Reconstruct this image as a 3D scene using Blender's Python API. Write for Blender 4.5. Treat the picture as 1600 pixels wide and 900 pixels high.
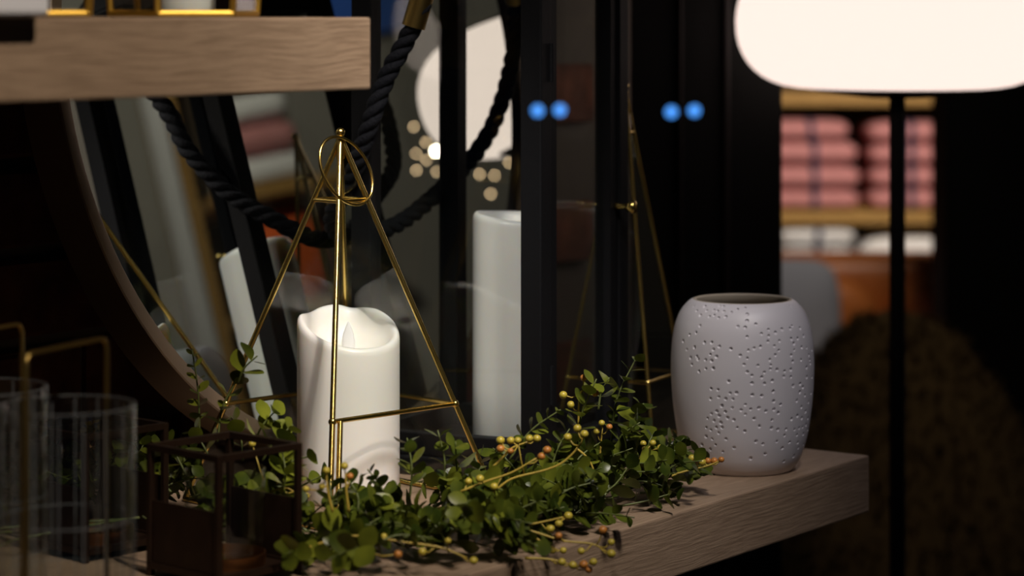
import bpy, bmesh, math, random
import numpy as np
from mathutils import Vector, Matrix, Quaternion

random.seed(7)
rng = np.random.default_rng(7)
S = bpy.context.scene
COL = S.collection
for o in list(bpy.data.objects):
    bpy.data.objects.remove(o, do_unlink=True)

# ------------------------------------------------------------------ camera
F = 4000.0          # focal length in pixels of the 1600 px wide frame
H = 0.36            # eye height above the display shelf (shelf top is z = 0)
FLOOR = -0.85
CEIL = 1.75
cam_d = bpy.data.cameras.new('camera')
cam_d.sensor_width = 36.0
cam_d.lens = 36.0 * F / 1600.0
cam_d.shift_y = -423.0 / 1600.0
cam_d.clip_start = 0.05
cam_d.dof.use_dof = True
cam_d.dof.focus_distance = 1.87
cam_d.dof.aperture_fstop = 5.4
cam = bpy.data.objects.new('camera', cam_d)
cam.location = (0, 0, H)
cam.rotation_euler = (math.pi / 2, 0, 0)
COL.objects.link(cam)
S.camera = cam

# ------------------------------------------------------------------ world, exposure
W = bpy.data.worlds.new('night')
S.world = W
W.use_nodes = True
W.node_tree.nodes['Background'].inputs[0].default_value = (0.30, 0.36, 0.55, 1)
W.node_tree.nodes['Background'].inputs[1].default_value = 0.012
S.view_settings.view_transform = 'Standard'
S.view_settings.look = 'None'
S.view_settings.exposure = 0.0
S.view_settings.gamma = 1.0
S.view_settings.use_curve_mapping = False
S.cycles.max_bounces = 10
S.cycles.transparent_max_bounces = 32
S.cycles.glossy_bounces = 6
S.cycles.sample_clamp_indirect = 4.0
S.cycles.caustics_reflective = False
S.cycles.caustics_refractive = False
S.cycles.use_denoising = True

# ------------------------------------------------------------------ shop spotlights, plus unseen fill lamps added to brighten single things
def spot(name, loc, target, power, color, angle, blend=0.5, size=0.03):
    d = bpy.data.lights.new(name, 'SPOT')
    d.energy = power
    d.color = color
    d.spot_size = math.radians(angle)
    d.spot_blend = blend
    d.shadow_soft_size = size
    o = bpy.data.objects.new(name, d)
    o.location = loc
    o.rotation_euler = (Vector(target) - Vector(loc)).to_track_quat('-Z', 'Y').to_euler()
    COL.objects.link(o)
    return o
spot('display_spot', (0.30, 0.98, 1.38), (-0.06, 1.90, 0.10), 120, (1.0, 0.925, 0.85), 23, 0.9, 0.14)
spot('front_fill', (0.50, 0.42, 1.55), (-0.25, 1.44, 0.42), 90, (1.0, 0.86, 0.71), 33, 1.0, 0.03)  # frontal fill added to brighten the upper shelf's front board
spot('lantern_fill', (-0.30, 0.95, 1.30), (-0.01, 2.06, 0.12), 60, (1.0, 0.95, 0.90), 9, 0.8, 0.04)  # narrow lamp added to brighten the candle inside the lantern
spot('vase_spot', (0.75, 1.25, 1.55), (0.19, 2.04, 0.10), 14, (0.90, 0.86, 1.0), 24, 0.9, 0.03)
spot('shelf_spot', (1.0, 4.5, 1.05), (0.85, 6.0, 0.0), 120, (1.0, 0.86, 0.72), 60, 0.8, 0.05)
spot('sofa_spot', (0.7, 3.9, 1.6), (0.62, 4.9, -0.2), 55, (1.0, 0.88, 0.75), 40, 0.9, 0.05)
spot('seat_fill', (0.75, 3.2, 1.6), (0.6, 3.75, -0.1), 9, (1.0, 0.85, 0.65), 50, 0.9, 0.05)  # small extra lamp added to lift the dark fur beanbag
spot('side_wall_fill', (1.9, 2.6, 1.65), (3.0, 3.3, 0.9), 42, (1.0, 0.88, 0.74), 90, 0.9, 0.05)  # unseen lamp put in to light the wall the mirror shows

# ------------------------------------------------------------------ shelf axes: u runs along the shelf, w goes back to the wall
P0 = Vector((0.291, 2.10, 0))
ANG = math.atan2(0.814, 0.581)
U = Vector((math.cos(ANG), math.sin(ANG), 0))
WV = Vector((-math.sin(ANG), math.cos(ANG), 0))
def st(s, t, z=0.0):
    return P0 + U * s + WV * t + Vector((0, 0, z))
def px(x, y, Y):
    return Vector(((x - 800) / F * Y, Y, H - (y - 27) / F * Y))
# the mirror's plane
M_YAW, M_LEAN, M_R = math.radians(57.95), math.radians(8.41), 0.3075
MN = Vector((math.sin(M_YAW) * math.cos(M_LEAN), -math.cos(M_YAW) * math.cos(M_LEAN), math.sin(M_LEAN)))
ME1 = Vector((math.cos(M_YAW), math.sin(M_YAW), 0))
ME2 = MN.cross(ME1)
if ME2.z < 0: ME2 = -ME2
MC = Vector((-0.1614, 2.1291, 0.3212)) - ME1 * 0.014 + MN * 0.007
def mirror_hit(x, y, X):
    """where the sight line through a pixel lands in the shop, after the mirror, at the given X"""
    o = Vector((0, 0, H)); d = Vector(((x - 800) / F, 1, -(y - 27) / F))
    p = o + d * ((MC - o).dot(MN) / d.dot(MN))
    r = d - 2 * d.dot(MN) * MN
    return p + r * ((X - p.x) / r.x)

# ------------------------------------------------------------------ materials
def new_mat(name):
    m = bpy.data.materials.new(name); m.use_nodes = True
    nt = m.node_tree
    return m, nt, nt.nodes['Principled BSDF']
def L(nt, a, b): nt.links.new(a, b)
def plain(name, col, rough=0.5, metal=0.0, spec=0.5, bump=0.0, bscale=60, var=0.0, vscale=8, coat=0.0, sss=0.0):
    m, nt, b = new_mat(name)
    b.inputs['Base Color'].default_value = (*col, 1)
    b.inputs['Roughness'].default_value = rough
    b.inputs['Metallic'].default_value = metal
    b.inputs['Specular IOR Level'].default_value = spec
    b.inputs['Coat Weight'].default_value = coat
    if sss:
        b.inputs['Subsurface Weight'].default_value = sss
        b.inputs['Subsurface Radius'].default_value = (0.012, 0.009, 0.006)
        b.inputs['Subsurface Scale'].default_value = 1.0
    tc = nt.nodes.new('ShaderNodeTexCoord')
    if var:
        n = nt.nodes.new('ShaderNodeTexNoise'); n.inputs['Scale'].default_value = vscale; n.inputs['Detail'].default_value = 5
        r = nt.nodes.new('ShaderNodeValToRGB')
        r.color_ramp.elements[0].position = 0.3; r.color_ramp.elements[1].position = 0.7
        r.color_ramp.elements[0].color = (*[c * (1 - var) for c in col], 1)
        r.color_ramp.elements[1].color = (*[min(1, c * (1 + var)) for c in col], 1)
        L(nt, tc.outputs['Object'], n.inputs['Vector']); L(nt, n.outputs['Fac'], r.inputs['Fac']); L(nt, r.outputs['Color'], b.inputs['Base Color'])
    if bump:
        n = nt.nodes.new('ShaderNodeTexNoise'); n.inputs['Scale'].default_value = bscale; n.inputs['Detail'].default_value = 4
        bp = nt.nodes.new('ShaderNodeBump'); bp.inputs['Strength'].default_value = bump; bp.inputs['Distance'].default_value = 0.002
        L(nt, tc.outputs['Object'], n.inputs['Vector']); L(nt, n.outputs['Fac'], bp.inputs['Height']); L(nt, bp.outputs['Normal'], b.inputs['Normal'])
    return m
def wood(name, c0, c1, grain=(8, 120, 150), rough=0.6, bump=0.5):
    m, nt, b = new_mat(name)
    tc = nt.nodes.new('ShaderNodeTexCoord'); mp = nt.nodes.new('ShaderNodeMapping')
    mp.inputs['Scale'].default_value = grain
    d = nt.nodes.new('ShaderNodeTexNoise'); d.inputs['Scale'].default_value = 7; d.inputs['Detail'].default_value = 2
    mx = nt.nodes.new('ShaderNodeMixRGB'); mx.blend_type = 'ADD'; mx.inputs['Fac'].default_value = 0.016
    L(nt, tc.outputs['Object'], d.inputs['Vector'])
    L(nt, tc.outputs['Object'], mx.inputs['Color1']); L(nt, d.outputs['Color'], mx.inputs['Color2'])
    L(nt, mx.outputs['Color'], mp.inputs['Vector'])
    n = nt.nodes.new('ShaderNodeTexNoise'); n.inputs['Scale'].default_value = 3.2; n.inputs['Detail'].default_value = 7; n.inputs['Roughness'].default_value = 0.62
    L(nt, mp.outputs['Vector'], n.inputs['Vector'])
    r = nt.nodes.new('ShaderNodeValToRGB')
    r.color_ramp.elements[0].position = 0.36; r.color_ramp.elements[0].color = (*c0, 1)
    r.color_ramp.elements[1].position = 0.60; r.color_ramp.elements[1].color = (*c1, 1)
    L(nt, n.outputs['Fac'], r.inputs['Fac']); L(nt, r.outputs['Color'], b.inputs['Base Color'])
    bp = nt.nodes.new('ShaderNodeBump'); bp.inputs['Strength'].default_value = bump; bp.inputs['Distance'].default_value = 0.0008
    L(nt, n.outputs['Fac'], bp.inputs['Height']); L(nt, bp.outputs['Normal'], b.inputs['Normal'])
    b.inputs['Roughness'].default_value = rough
    return m
def thin_glass(name, tint=(0.97, 0.985, 0.975), f0=0.035, rough=0.0):
    m = bpy.data.materials.new(name); m.use_nodes = True
    nt = m.node_tree; nt.nodes.clear()
    out = nt.nodes.new('ShaderNodeOutputMaterial'); mix = nt.nodes.new('ShaderNodeMixShader')
    tr = nt.nodes.new('ShaderNodeBsdfTransparent'); tr.inputs['Color'].default_value = (*tint, 1)
    gl = nt.nodes.new('ShaderNodeBsdfGlossy'); gl.inputs['Roughness'].default_value = rough
    lw = nt.nodes.new('ShaderNodeLayerWeight'); lw.inputs['Blend'].default_value = 0.5
    p = nt.nodes.new('ShaderNodeMath'); p.operation = 'POWER'; p.inputs[1].default_value = 5
    a = nt.nodes.new('ShaderNodeMath'); a.operation = 'MULTIPLY_ADD'; a.inputs[1].default_value = 0.9; a.inputs[2].default_value = f0
    L(nt, lw.outputs['Facing'], p.inputs[0]); L(nt, p.outputs[0], a.inputs[0]); L(nt, a.outputs[0], mix.inputs['Fac'])
    L(nt, tr.outputs[0], mix.inputs[1]); L(nt, gl.outputs[0], mix.inputs[2]); L(nt, mix.outputs[0], out.inputs['Surface'])
    return m
def emit(name, col, strength, base=(0.05, 0.05, 0.05)):
    m, nt, b = new_mat(name)
    b.inputs['Base Color'].default_value = (*base, 1)
    b.inputs['Emission Color'].default_value = (*col, 1)
    b.inputs['Emission Strength'].default_value = strength
    return m
M = {}
M['oak'] = wood('pale_oak', (0.235, 0.158, 0.102), (0.325, 0.226, 0.150), rough=0.55, bump=0.9)
M['amber_wood'] = wood('amber_wood', (0.36, 0.20, 0.05), (0.48, 0.28, 0.08))
M['brass'] = plain('brass', (0.72, 0.51, 0.15), 0.24, 1.0, bump=0.05, bscale=300)
M['gold'] = plain('dull_gold', (0.55, 0.34, 0.06), 0.45, 1.0)
M['aged_brass'] = plain('aged_brass', (0.45, 0.30, 0.09), 0.35, 1.0)
M['bronze'] = plain('dark_bronze', (0.030, 0.015, 0.0085), 0.45, 0.6, var=0.25, vscale=60)
M['copper'] = plain('copper_cup', (0.30, 0.13, 0.05), 0.38, 1.0)
M['black'] = plain('black_paint', (0.004, 0.004, 0.0047), 0.55, 0.0, spec=0.13, bump=0.08, bscale=200)
M['black_matt'] = plain('black_matt', (0.006, 0.006, 0.006), 0.7, spec=0.2)
M['black_strip'] = plain('charcoal_strip', (0.018, 0.014, 0.014), 0.55, spec=0.25)
M['rope'] = plain('black_rope', (0.0055, 0.006, 0.009), 0.85, spec=0.2, bump=0.6, bscale=400)
M['glass'] = thin_glass('clear_glass')
M['jar_glass'] = thin_glass('jar_glass', (0.955, 0.97, 0.965), 0.05)
M['etch'] = plain('etched_line', (0.40, 0.43, 0.45), 0.4)
M['mirror'] = plain('mirror_silver', (0.80, 0.82, 0.80), 0.0, 1.0)
M['mirror_frame'] = plain('mirror_frame_tan', (0.17, 0.118, 0.078), 0.38, 0.35, bump=0.1, bscale=120)
M['wax'] = plain('ivory_wax', (0.88, 0.835, 0.79), 0.38, sss=0.35, bump=0.03, bscale=30)
M['flame'] = plain('plastic_flame', (0.88, 0.86, 0.88), 0.3)
M['ceramic'] = plain('matt_ceramic', (0.70, 0.67, 0.71), 0.42, bump=0.02, bscale=90)
M['ceramic_in'] = plain('raw_ceramic', (0.42, 0.36, 0.28), 0.7)
M['white_pot'] = plain('white_glaze', (0.70, 0.70, 0.74), 0.35)
M['stem'] = plain('green_stem', (0.10, 0.12, 0.03), 0.5)
M['berry_stem'] = plain('yellow_stem', (0.42, 0.30, 0.045), 0.45)
M['berry'] = plain('yellow_berry', (0.46, 0.36, 0.045), 0.32, var=0.2, vscale=200)
M['berry_orange'] = plain('orange_berry', (0.46, 0.18, 0.035), 0.35, var=0.25, vscale=200)
M['pink'] = plain('pink_towel', (0.62, 0.27, 0.27), 0.95, var=0.08, vscale=30)
M['navy'] = plain('navy_ribbon', (0.03, 0.035, 0.09), 0.6)
M['white_cloth'] = plain('white_cloth', (0.84, 0.84, 0.85), 0.95)
M['grey_cloth'] = plain('grey_cloth', (0.27, 0.28, 0.32), 0.95, bump=0.3, bscale=200)
M['leather'] = plain('orange_leather', (0.52, 0.16, 0.035), 0.40, var=0.12, vscale=6)
M['fur'] = plain('brown_fur', (0.15, 0.095, 0.035), 0.95, var=0.18, vscale=60, bump=0.6, bscale=60)
M['floor'] = plain('dark_floor', (0.035, 0.028, 0.024), 0.5, var=0.3)
M['dark_wood'] = wood('dark_wood', (0.035, 0.022, 0.010), (0.07, 0.045, 0.02))
M['dark_wall'] = plain('dark_wall', (0.02, 0.016, 0.014), 0.8)
M['grey_wall'] = plain('grey_plaster', (0.27, 0.26, 0.235), 0.9, var=0.08, vscale=3)
M['ceiling'] = plain('dark_ceiling', (0.05, 0.05, 0.05), 0.9)
M['mortar'] = plain('mortar', (0.16, 0.14, 0.12), 0.95, bump=0.8, bscale=90)
M['shade_metal'] = plain('lamp_black', (0.01, 0.01, 0.01), 0.4)
M['orange_cloth'] = plain('orange_cloth', (0.80, 0.13, 0.02), 0.9)
M['blue'] = plain('blue_card', (0.03, 0.12, 0.50), 0.6)
M['reflection_glow'] = emit('reflection_glow', (0.075, 0.34, 1.0), 1.35)  # emission standing in for blue lights reflected in the unbuilt window pane
M['fairy'] = emit('fairy_bulb', (1.0, 0.66, 0.38), 11.0)
M['fairy_hot'] = emit('bright_bulb', (1.0, 0.82, 0.62), 60.0)
# brick
def brick_mat():
    m, nt, b = new_mat('old_brick')
    tc = nt.nodes.new('ShaderNodeTexCoord'); oi = nt.nodes.new('ShaderNodeObjectInfo')
    n = nt.nodes.new('ShaderNodeTexNoise'); n.inputs['Scale'].default_value = 30; n.inputs['Detail'].default_value = 6
    r = nt.nodes.new('ShaderNodeValToRGB')
    r.color_ramp.elements[0].color = (0.07, 0.022, 0.013, 1); r.color_ramp.elements[0].position = 0.3
    r.color_ramp.elements[1].color = (0.25, 0.085, 0.045, 1); r.color_ramp.elements[1].position = 0.7
    hv = nt.nodes.new('ShaderNodeHueSaturation')
    mr = nt.nodes.new('ShaderNodeMapRange'); mr.inputs['To Min'].default_value = 0.55; mr.inputs['To Max'].default_value = 1.25
    L(nt, oi.outputs['Random'], mr.inputs['Value']); L(nt, mr.outputs[0], hv.inputs['Value'])
    L(nt, tc.outputs['Object'], n.inputs['Vector']); L(nt, n.outputs['Fac'], r.inputs['Fac']); L(nt, r.outputs['Color'], hv.inputs['Color'])
    L(nt, hv.outputs['Color'], b.inputs['Base Color'])
    bp = nt.nodes.new('ShaderNodeBump'); bp.inputs['Strength'].default_value = 0.8; bp.inputs['Distance'].default_value = 0.004
    L(nt, n.outputs['Fac'], bp.inputs['Height']); L(nt, bp.outputs['Normal'], b.inputs['Normal'])
    b.inputs['Roughness'].default_value = 0.9
    return m
M['brick'] = brick_mat()
def leaf_mat():
    m, nt, b = new_mat('waxy_leaf')
    geo = nt.nodes.new('ShaderNodeNewGeometry'); oi = nt.nodes.new('ShaderNodeObjectInfo')
    n = nt.nodes.new('ShaderNodeTexNoise'); n.inputs['Scale'].default_value = 45; n.inputs['Detail'].default_value = 2
    ad = nt.nodes.new('ShaderNodeMath'); ad.operation = 'MULTIPLY_ADD'; ad.inputs[1].default_value = 0.35
    L(nt, geo.outputs['Position'], n.inputs['Vector'])
    L(nt, oi.outputs['Random'], ad.inputs[0]); 
    sc = nt.nodes.new('ShaderNodeMath'); sc.operation = 'MULTIPLY'; sc.inputs[1].default_value = 0.75
    L(nt, n.outputs['Fac'], sc.inputs[0]); L(nt, sc.outputs[0], ad.inputs[2])
    r = nt.nodes.new('ShaderNodeValToRGB')
    r.color_ramp.elements[0].color = (0.036, 0.056, 0.008, 1); r.color_ramp.elements[0].position = 0.3
    r.color_ramp.elements[1].color = (0.22, 0.245, 0.024, 1); r.color_ramp.elements[1].position = 0.78
    L(nt, ad.outputs[0], r.inputs['Fac']); L(nt, r.outputs['Color'], b.inputs['Base Color'])
    b.inputs['Roughness'].default_value = 0.30
    b.inputs['Specular IOR Level'].default_value = 0.28
    tr = nt.nodes.new('ShaderNodeBsdfTranslucent'); L(nt, r.outputs['Color'], tr.inputs['Color'])
    mix = nt.nodes.new('ShaderNodeMixShader'); mix.inputs['Fac'].default_value = 0.22
    out = nt.nodes['Material Output']
    L(nt, b.outputs[0], mix.inputs[1]); L(nt, tr.outputs[0], mix.inputs[2]); L(nt, mix.outputs[0], out.inputs['Surface'])
    return m
M['leaf'] = leaf_mat()
def shade_mat():
    m, nt, b = new_mat('opal_shade')
    nt.nodes.remove(b)
    out = nt.nodes['Material Output']
    em = nt.nodes.new('ShaderNodeEmission'); em.inputs['Color'].default_value = (1.0, 0.80, 0.73, 1); em.inputs['Strength'].default_value = 0.60
    tr = nt.nodes.new('ShaderNodeBsdfTranslucent'); tr.inputs['Color'].default_value = (0.38, 0.35, 0.33, 1)
    ad = nt.nodes.new('ShaderNodeAddShader')
    L(nt, em.outputs[0], ad.inputs[0]); L(nt, tr.outputs[0], ad.inputs[1]); L(nt, ad.outputs[0], out.inputs['Surface'])
    return m
M['shade'] = shade_mat()

# ------------------------------------------------------------------ mesh helpers
class MB:
    def __init__(s): s.v = []; s.f = []
    def add(s, vs, fs):
        k = len(s.v); s.v += [tuple(v) for v in vs]; s.f += [tuple(i + k for i in f) for f in fs]; return s
    def box(s, c, size, X=(1, 0, 0), Y=(0, 1, 0), Z=(0, 0, 1)):
        c = Vector(c); X = Vector(X).normalized(); Y = Vector(Y).normalized(); Z = Vector(Z).normalized()
        a, b, d = (q / 2 for q in size)
        vs = [c + X * (i * a) + Y * (j * b) + Z * (k * d) for k in (-1, 1) for j in (-1, 1) for i in (-1, 1)]
        return s.add(vs, [(0, 2, 3, 1), (4, 5, 7, 6), (0, 1, 5, 4), (2, 6, 7, 3), (0, 4, 6, 2), (1, 3, 7, 5)])
    def tube(s, pts, r, n=8, closed=False, caps=True):
        pts = [Vector(p) for p in pts]; m = len(pts)
        rs = r if isinstance(r, (list, tuple)) else [r] * m
        t0 = (pts[1] - pts[0]).normalized()
        nrm = t0.orthogonal().normalized()
        rings = []
        for i, p in enumerate(pts):
            if closed: t = (pts[(i + 1) % m] - pts[i - 1])
            else: t = pts[min(i + 1, m - 1)] - pts[max(i - 1, 0)]
            t.normalize()
            nrm = (nrm - t * nrm.dot(t)).normalized(); bn = t.cross(nrm)
            rings.append([p + (nrm * math.cos(2 * math.pi * k / n) + bn * math.sin(2 * math.pi * k / n)) * rs[i] for k in range(n)])
        fs = []
        for i in range(m if closed else m - 1):
            j = (i + 1) % m
            for k in range(n):
                fs.append((i * n + k, i * n + (k + 1) % n, j * n + (k + 1) % n, j * n + k))
        if caps and not closed:
            fs.append(tuple(range(n - 1, -1, -1))); fs.append(tuple((m - 1) * n + k for k in range(n)))
        return s.add([v for rr in rings for v in rr], fs)
    def lathe(s, prof, n=48, c=(0, 0, 0), X=(1, 0, 0), Y=(0, 1, 0), Z=(0, 0, 1), closed=False):
        """prof: (r, z) points, revolved about Z; r = 0 closes to a pole"""
        c = Vector(c); X = Vector(X); Y = Vector(Y); Z = Vector(Z)
        vs = []; idx = []
        for r, z in prof:
            if r <= 1e-7: idx.append([len(vs)] * n); vs.append(c + Z * z)
            else:
                idx.append(list(range(len(vs), len(vs) + n)))
                vs += [c + X * (r * math.cos(2 * math.pi * k / n)) + Y * (r * math.sin(2 * math.pi * k / n)) + Z * z for k in range(n)]
        fs = []
        m = len(prof)
        for i in range(m if closed else m - 1):
            a, b = idx[i], idx[(i + 1) % m]
            for k in range(n):
                q = [a[k], a[(k + 1) % n], b[(k + 1) % n], b[k]]
                u = []
                for w in q:
                    if w not in u: u.append(w)
                if len(u) > 2: fs.append(tuple(u))
        return s.add(vs, fs)
    def sphere(s, c, r, n=12, m=8, sc=(1, 1, 1)):
        prof = [(r * math.sin(math.pi * i / m), -r * math.cos(math.pi * i / m)) for i in range(m + 1)]
        prof[0] = (0, -r); prof[-1] = (0, r)
        return s.lathe(prof, n, c, (sc[0], 0, 0), (0, sc[1], 0), (0, 0, sc[2]))
    def superell(s, c, size, e1=0.5, e2=0.5, n=32, m=16, X=(1, 0, 0), Y=(0, 1, 0), Z=(0, 0, 1)):
        c = Vector(c); X = Vector(X); Y = Vector(Y); Z = Vector(Z)
        pw = lambda v, e: math.copysign(abs(v) ** e, v)
        vs = []; 
        for i in range(m + 1):
            a = -math.pi / 2 + math.pi * i / m
            for k in range(n):
                b = 2 * math.pi * k / n
                vs.append(c + X * (size[0] / 2 * pw(math.cos(a), e1) * pw(math.cos(b), e2)) + Y * (size[1] / 2 * pw(math.cos(a), e1) * pw(math.sin(b), e2)) + Z * (size[2] / 2 * pw(math.sin(a), e1)))
        fs = [(i * n + k, i * n + (k + 1) % n, (i + 1) * n + (k + 1) % n, (i + 1) * n + k) for i in range(m) for k in range(n)]
        return s.add(vs, fs)
    def mesh(s, name, mat, smooth=False, bevel=0, bseg=2):
        me = bpy.data.meshes.new(name); me.from_pydata(s.v, [], s.f); me.validate()
        bm = bmesh.new(); bm.from_mesh(me)
        bmesh.ops.remove_doubles(bm, verts=bm.verts, dist=1e-7)
        bmesh.ops.recalc_face_normals(bm, faces=bm.faces)
        if bevel: bmesh.ops.bevel(bm, geom=list(bm.edges), offset=bevel, segments=bseg, affect='EDGES', profile=0.5)
        bm.to_mesh(me); bm.free()
        if mat: me.materials.append(mat)
        if smooth:
            if smooth is True:
                for p in me.polygons: p.use_smooth = True
            else:
                for p in me.polygons: p.use_smooth = True
                try: me.set_sharp_from_angle(angle=math.radians(smooth))
                except Exception: pass
        return me
    def build(s, name, mat, parent=None, smooth=False, bevel=0, bseg=2, kind=None, loc=None):
        me = s.mesh(name, mat, smooth, bevel, bseg)
        o = bpy.data.objects.new(name, me); COL.objects.link(o)
        if parent: o.parent = parent
        if loc is not None: o.location = loc
        if kind: o['kind'] = kind
        return o
def tag(o, label, cat, group=None, kind=None):
    o['label'] = label; o['category'] = cat
    if group: o['group'] = group
    if kind: o['kind'] = kind
    return o
def thing(name, label, cat, loc=(0, 0, 0), rz=0.0, group=None):
    o = bpy.data.objects.new(name, None); COL.objects.link(o)
    o.empty_display_size = 0.02
    o.location = loc; o.rotation_euler = (0, 0, rz)
    return tag(o, label, cat, group)
def copy_tree(o, parent=None):
    c = o.copy(); COL.objects.link(c); c.parent = parent
    if parent: c.matrix_parent_inverse = o.matrix_parent_inverse.copy()
    for ch in list(o.children): copy_tree(ch, c)
    return c
def spline(pts, n):
    """Catmull-Rom through points, n samples per span"""
    P = [Vector(p) for p in pts]; P = [2 * P[0] - P[1]] + P + [2 * P[-1] - P[-2]]
    out = []
    for i in range(1, len(P) - 2):
        a, b, c, d = P[i - 1:i + 3]
        for k in range(n):
            t = k / n
            out.append(0.5 * ((2 * b) + (c - a) * t + (2 * a - 5 * b + 4 * c - d) * t * t + (3 * b - a - 3 * c + d) * t ** 3))
    out.append(P[-2]); return out

# ================================================================== THE SETTING
def struct(name, mb, mat, label=None, **k):
    o = mb.build(name, mat, kind='structure', **k)
    if label: o['label'] = label
    return o
struct('floor', MB().box((0.9, 3.2, FLOOR - 0.05), (5.2, 7.4, 0.1)), M['floor'], 'dark shop floor')
struct('ceiling', MB().box((0.9, 3.4, CEIL + 0.05), (5.2, 7.0, 0.1)), M['ceiling'], 'dark ceiling over the shop')
struct('wall_back', MB().box((1.4, 6.55, 0.45), (4.2, 0.1, 2.6)), M['dark_wall'], 'dark wall behind the shelves of towels')
struct('wall_right', MB().box((3.45, 3.2, 0.45), (0.1, 6.8, 2.6)), M['grey_wall'], 'grey plaster wall seen in the mirror')
TW = 0.487
# brick wall behind the mirror
wl = struct('wall_left', MB().box(st(-0.27, TW + 0.058, 0.45), (1.36, 0.10, 2.6), U, WV), M['mortar'], 'dark red brick wall behind the round mirror')
bl, bh, jt = 0.200, 0.060, 0.011
brick_meshes = []
for q in range(4):
    mb = MB().box((0, 0, 0), (bl, 0.02, bh))
    me = mb.mesh('brick', M['brick'], False, 0.003, 1)
    for v in me.vertices:
        v.co += Vector((random.uniform(-.0015, .0015), random.uniform(-.0012, .0012), random.uniform(-.0012, .0012)))
    brick_meshes.append(me)
ri = 0
z = -0.032
while z < 0.62:
    s0 = -0.93 + (0.5 * (bl + jt) if ri % 2 else 0)
    while s0 + bl < 0.41:
        o = bpy.data.objects.new('brick', random.choice(brick_meshes)); COL.objects.link(o)
        o.parent = wl
        o.location = st(s0 + bl / 2, TW + 0.006 + random.uniform(0, .004), z + bh / 2)
        o.rotation_euler = (0, 0, ANG)
        s0 += bl + jt
    z += bh + jt; ri += 1
# black columns between the window display and the shop
def column(name, x0, x1, Y, depth, strips, label):
    zc = (FLOOR + CEIL) / 2; hz = CEIL - FLOOR
    o = struct(name, MB().box(((x0 + x1) / 2, Y + depth / 2, zc), (x1 - x0, depth, hz)), M['black_matt'], label, bevel=0.003, bseg=1)
    for (a, b) in strips:
        MB().box(((a + b) / 2, Y - 0.004, zc), (b - a, 0.012, hz - 0.02)).build('trim_strip', M['black_strip'], o, bevel=0.002, bseg=1)
    return o
Yc = 2.72
column('wall_middle', (982 - 800) / F * Yc, (1222 - 800) / F * Yc, Yc, 0.12, [((1060 - 800) / F * Yc, (1066 - 800) / F * Yc), ((1130 - 800) / F * Yc, (1140 - 800) / F * Yc)], 'black column with two thin upright ridges behind the vase')
column('wall_pillar', (1477 - 800) / F * 4.2, (1760 - 800) / F * 4.2, 4.2, 0.14, [], 'black column to the right of the towel shelves')

# ================================================================== SHELVES
TH = 0.0465
sh = thing('display_shelf', 'long thick pale oak display shelf carrying candles, lantern, garland and vase', 'shelf', st(-0.6, 0.23, 0), ANG)
lower = MB().box((0, 0, -TH / 2), (1.21, 0.46, TH))
slab = lower.build('shelf_board', M['oak'], sh, bevel=0.0015)
for sx in (-0.35, 0.20):
    MB().box((sx, 0.04, (FLOOR - TH) / 2 + 0.0), (0.05, 0.30, -FLOOR - TH)).build('support', M['black'], sh, bevel=0.002)
us = thing('wall_shelf', 'upper thick oak wall shelf holding gold framed glass terrariums', 'shelf', st(-0.586 - 0.35, 0.051 + 0.215, 0.3135), ANG)
MB().box((0, 0, TH / 2), (0.70, 0.43, TH)).build('shelf_board', M['oak'], us, bevel=0.0015)

# ================================================================== MIRROR
mi = thing('round_mirror', 'large round mirror with tan rim leaning on the brick wall', 'mirror', (MC.x, MC.y, 0))
off = Vector((MC.x, MC.y, 0))
mc = MC - off
ro = M_R + 0.0122
MB().lathe([(M_R, -0.002), (M_R, 0.004), (M_R + 0.002, 0.005), (ro - 0.001, 0.005), (ro, 0.004), (ro, -0.030), (ro - 0.004, -0.031), (M_R - 0.02, -0.031), (M_R - 0.02, -0.004)], 128, mc, ME1, ME2, MN, closed=True).build('mirror_rim', M['mirror_frame'], mi, smooth=40)
MB().lathe([(0, -0.001), (M_R + 0.001, -0.001), (M_R + 0.001, -0.0035), (0, -0.0035)], 128, mc, ME1, ME2, MN).build('mirror_glass', M['mirror'], mi)

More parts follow.
